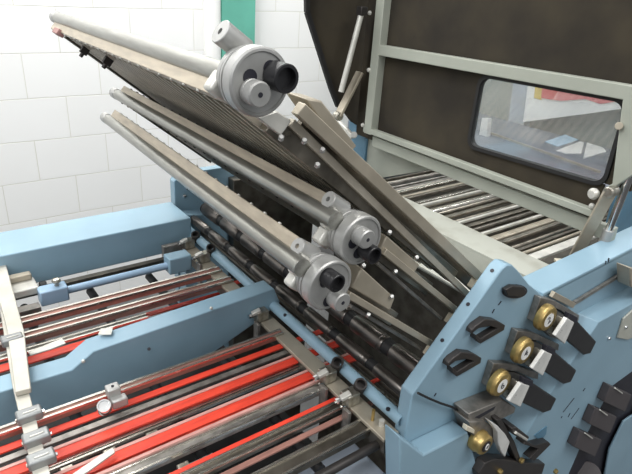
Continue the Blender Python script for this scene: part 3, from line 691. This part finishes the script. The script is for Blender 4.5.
MB().cyl(onX((354,135),1.19),onX((354,135),1.17),.011,14,.002).build('bracket_bolt','cast',t3)

# ================================================================== ROOM SEEN THROUGH THE WINDOW
fx=2.95
def fpoly(pts,x,th,name,m,lab=None,cat=None,par=None):
    o=MB().prism([onX(q,x) for q in pts],(th,0,0)).build(name,m,par,bevel=0)
    if lab: tag(o,lab,cat)
    return o
def postermat():
    m=bpy.data.materials.new('printed_poster'); m.use_nodes=True; nt=m.node_tree; n=nt.nodes; b=n['Principled BSDF']; b.inputs['Roughness'].default_value=.5
    tc=n.new('ShaderNodeTexCoord'); vo=n.new('ShaderNodeTexVoronoi'); vo.inputs['Scale'].default_value=6; nt.links.new(tc.outputs['Object'],vo.inputs['Vector'])
    rp=n.new('ShaderNodeValToRGB'); rp.color_ramp.interpolation='CONSTANT'; e=rp.color_ramp.elements; e[0].color=(.62,.08,.09,1); e[1].position=.3; e[1].color=(.75,.30,.30,1)
    x=e.new(.5); x.color=(.65,.18,.2,1); x=e.new(.7); x.color=(.75,.7,.66,1)
    nt.links.new(vo.outputs['Color'],rp.inputs[0]); nt.links.new(rp.outputs[0],b.inputs['Base Color']); return m
M['poster']=postermat()
fpoly([(528,84),(523,122),(585,114),(640,106),(640,60),(530,60)],fx-.1,.01,'wall_poster','whitesheet','white poster with red and yellow print seen through the guard window','poster')
ps=bpy.data.objects['wall_poster']
fpoly([(544,60),(541,98),(560,101),(585,99),(600,104),(640,98),(640,60)],fx-.105,.004,'poster_print','poster',par=ps)
fpoly([(537,60),(534,98),(541,100),(545,60)],fx-.105,.004,'poster_band',mat('yellow_print',(.75,.55,.12),.5),par=ps)
o=MB().box(fx,fx+.03,.0,3.1,-.4,2.2).build('partition_panel','farwall'); tag(o,'grey green partition panel seen through the left part of the guard window','partition')
fpoly([(516,60),(507,130),(523,130),(530,60)],fx-.08,.06,'dark_column','bluegrey','grey blue column beside the poster, seen through the guard window','column')
o=MB().box(1.95,2.84,.9,2.3,-.4,.90).build('press_table','farfloor',bevel=.01); tag(o,'blue grey table of a machine seen through the guard window','machine table')
def sheet(pts,z,m,lab,nm='paper_sheet'):
    o=MB().prism([onZ(q,z) for q in pts],(0,0,.003)).build(nm,m); tag(o,lab,'sheet')
sheet([(545,142),(565,135),(578,140),(558,147)],.90,'skyblue','light blue sheet on the table seen through the guard window')
sheet([(556,151),(580,142),(584,143),(581,154),(566,154)],.90,'whitesheet','white sheet left of the gap seen through the guard window')
sheet([(587,143),(603,148),(606,152),(583,159)],.90,'whitesheet','white sheet right of the gap seen through the guard window')
o=MB().bar(onZ((488,132),.915),onZ((600,172),.915),.01,.01).build('table_rail','arm'); tag(o,'thin tan rail along the table seen through the guard window','rail')
o=fpoly([(482,118),(488,119),(486,145),(478,142)],2.4,.03,'white_post','whitesheet','short white post at the left edge of the guard window view','post')

# ================================================================== LIGHT
wd=bpy.data.worlds.new('world'); SC.world=wd; wd.use_nodes=True; nt=wd.node_tree; bg=nt.nodes['Background']
tc=nt.nodes.new('ShaderNodeTexCoord'); sp=nt.nodes.new('ShaderNodeSeparateXYZ'); rp=nt.nodes.new('ShaderNodeValToRGB'); mr=nt.nodes.new('ShaderNodeMapRange')
mr.inputs[1].default_value=-1; nt.links.new(tc.outputs['Generated'],sp.inputs[0]); nt.links.new(sp.outputs['Z'],mr.inputs[0]); nt.links.new(mr.outputs[0],rp.inputs[0]); nt.links.new(rp.outputs[0],bg.inputs[0])
e=rp.color_ramp.elements; e[0].position=.35; e[0].color=(.10,.10,.10,1); e[1].position=.9; e[1].color=(1,1,.98,1); x=e.new(.5); x.color=(.42,.44,.46,1)
bg.inputs[1].default_value=.75
def area(loc,target,sx,sy,power,col=(1,1,1)):
    l=bpy.data.lights.new('overhead_light','AREA'); l.shape='RECTANGLE'; l.size=sx; l.size_y=sy; l.energy=power; l.color=col
    o=bpy.data.objects.new('overhead_light',l); COL.objects.link(o); o.location=loc
    o.rotation_euler=(V(target)-V(loc)).to_track_quat('-Z','Y').to_euler(); return o
area((.6,2.45,3.3),(.5,3.1,.5),3.2,.25,68,(1,.99,.96))  # added lamp washing the back wall brighter, no fixture seen
area((-1.2,.6,3.2),(.2,1.0,.8),.25,2.6,40,(.97,.98,1))
area((1.0,-.9,3.2),(.8,.8,.9),2.4,.25,24,(1,.99,.97))
area((3.3,1.2,3.2),(3.0,1.3,.9),1.2,.3,22)
SC.view_settings.view_transform='Standard'; SC.view_settings.look='None'; SC.view_settings.gamma=1; SC.view_settings.use_curve_mapping=False
SC.view_settings.exposure=0.33
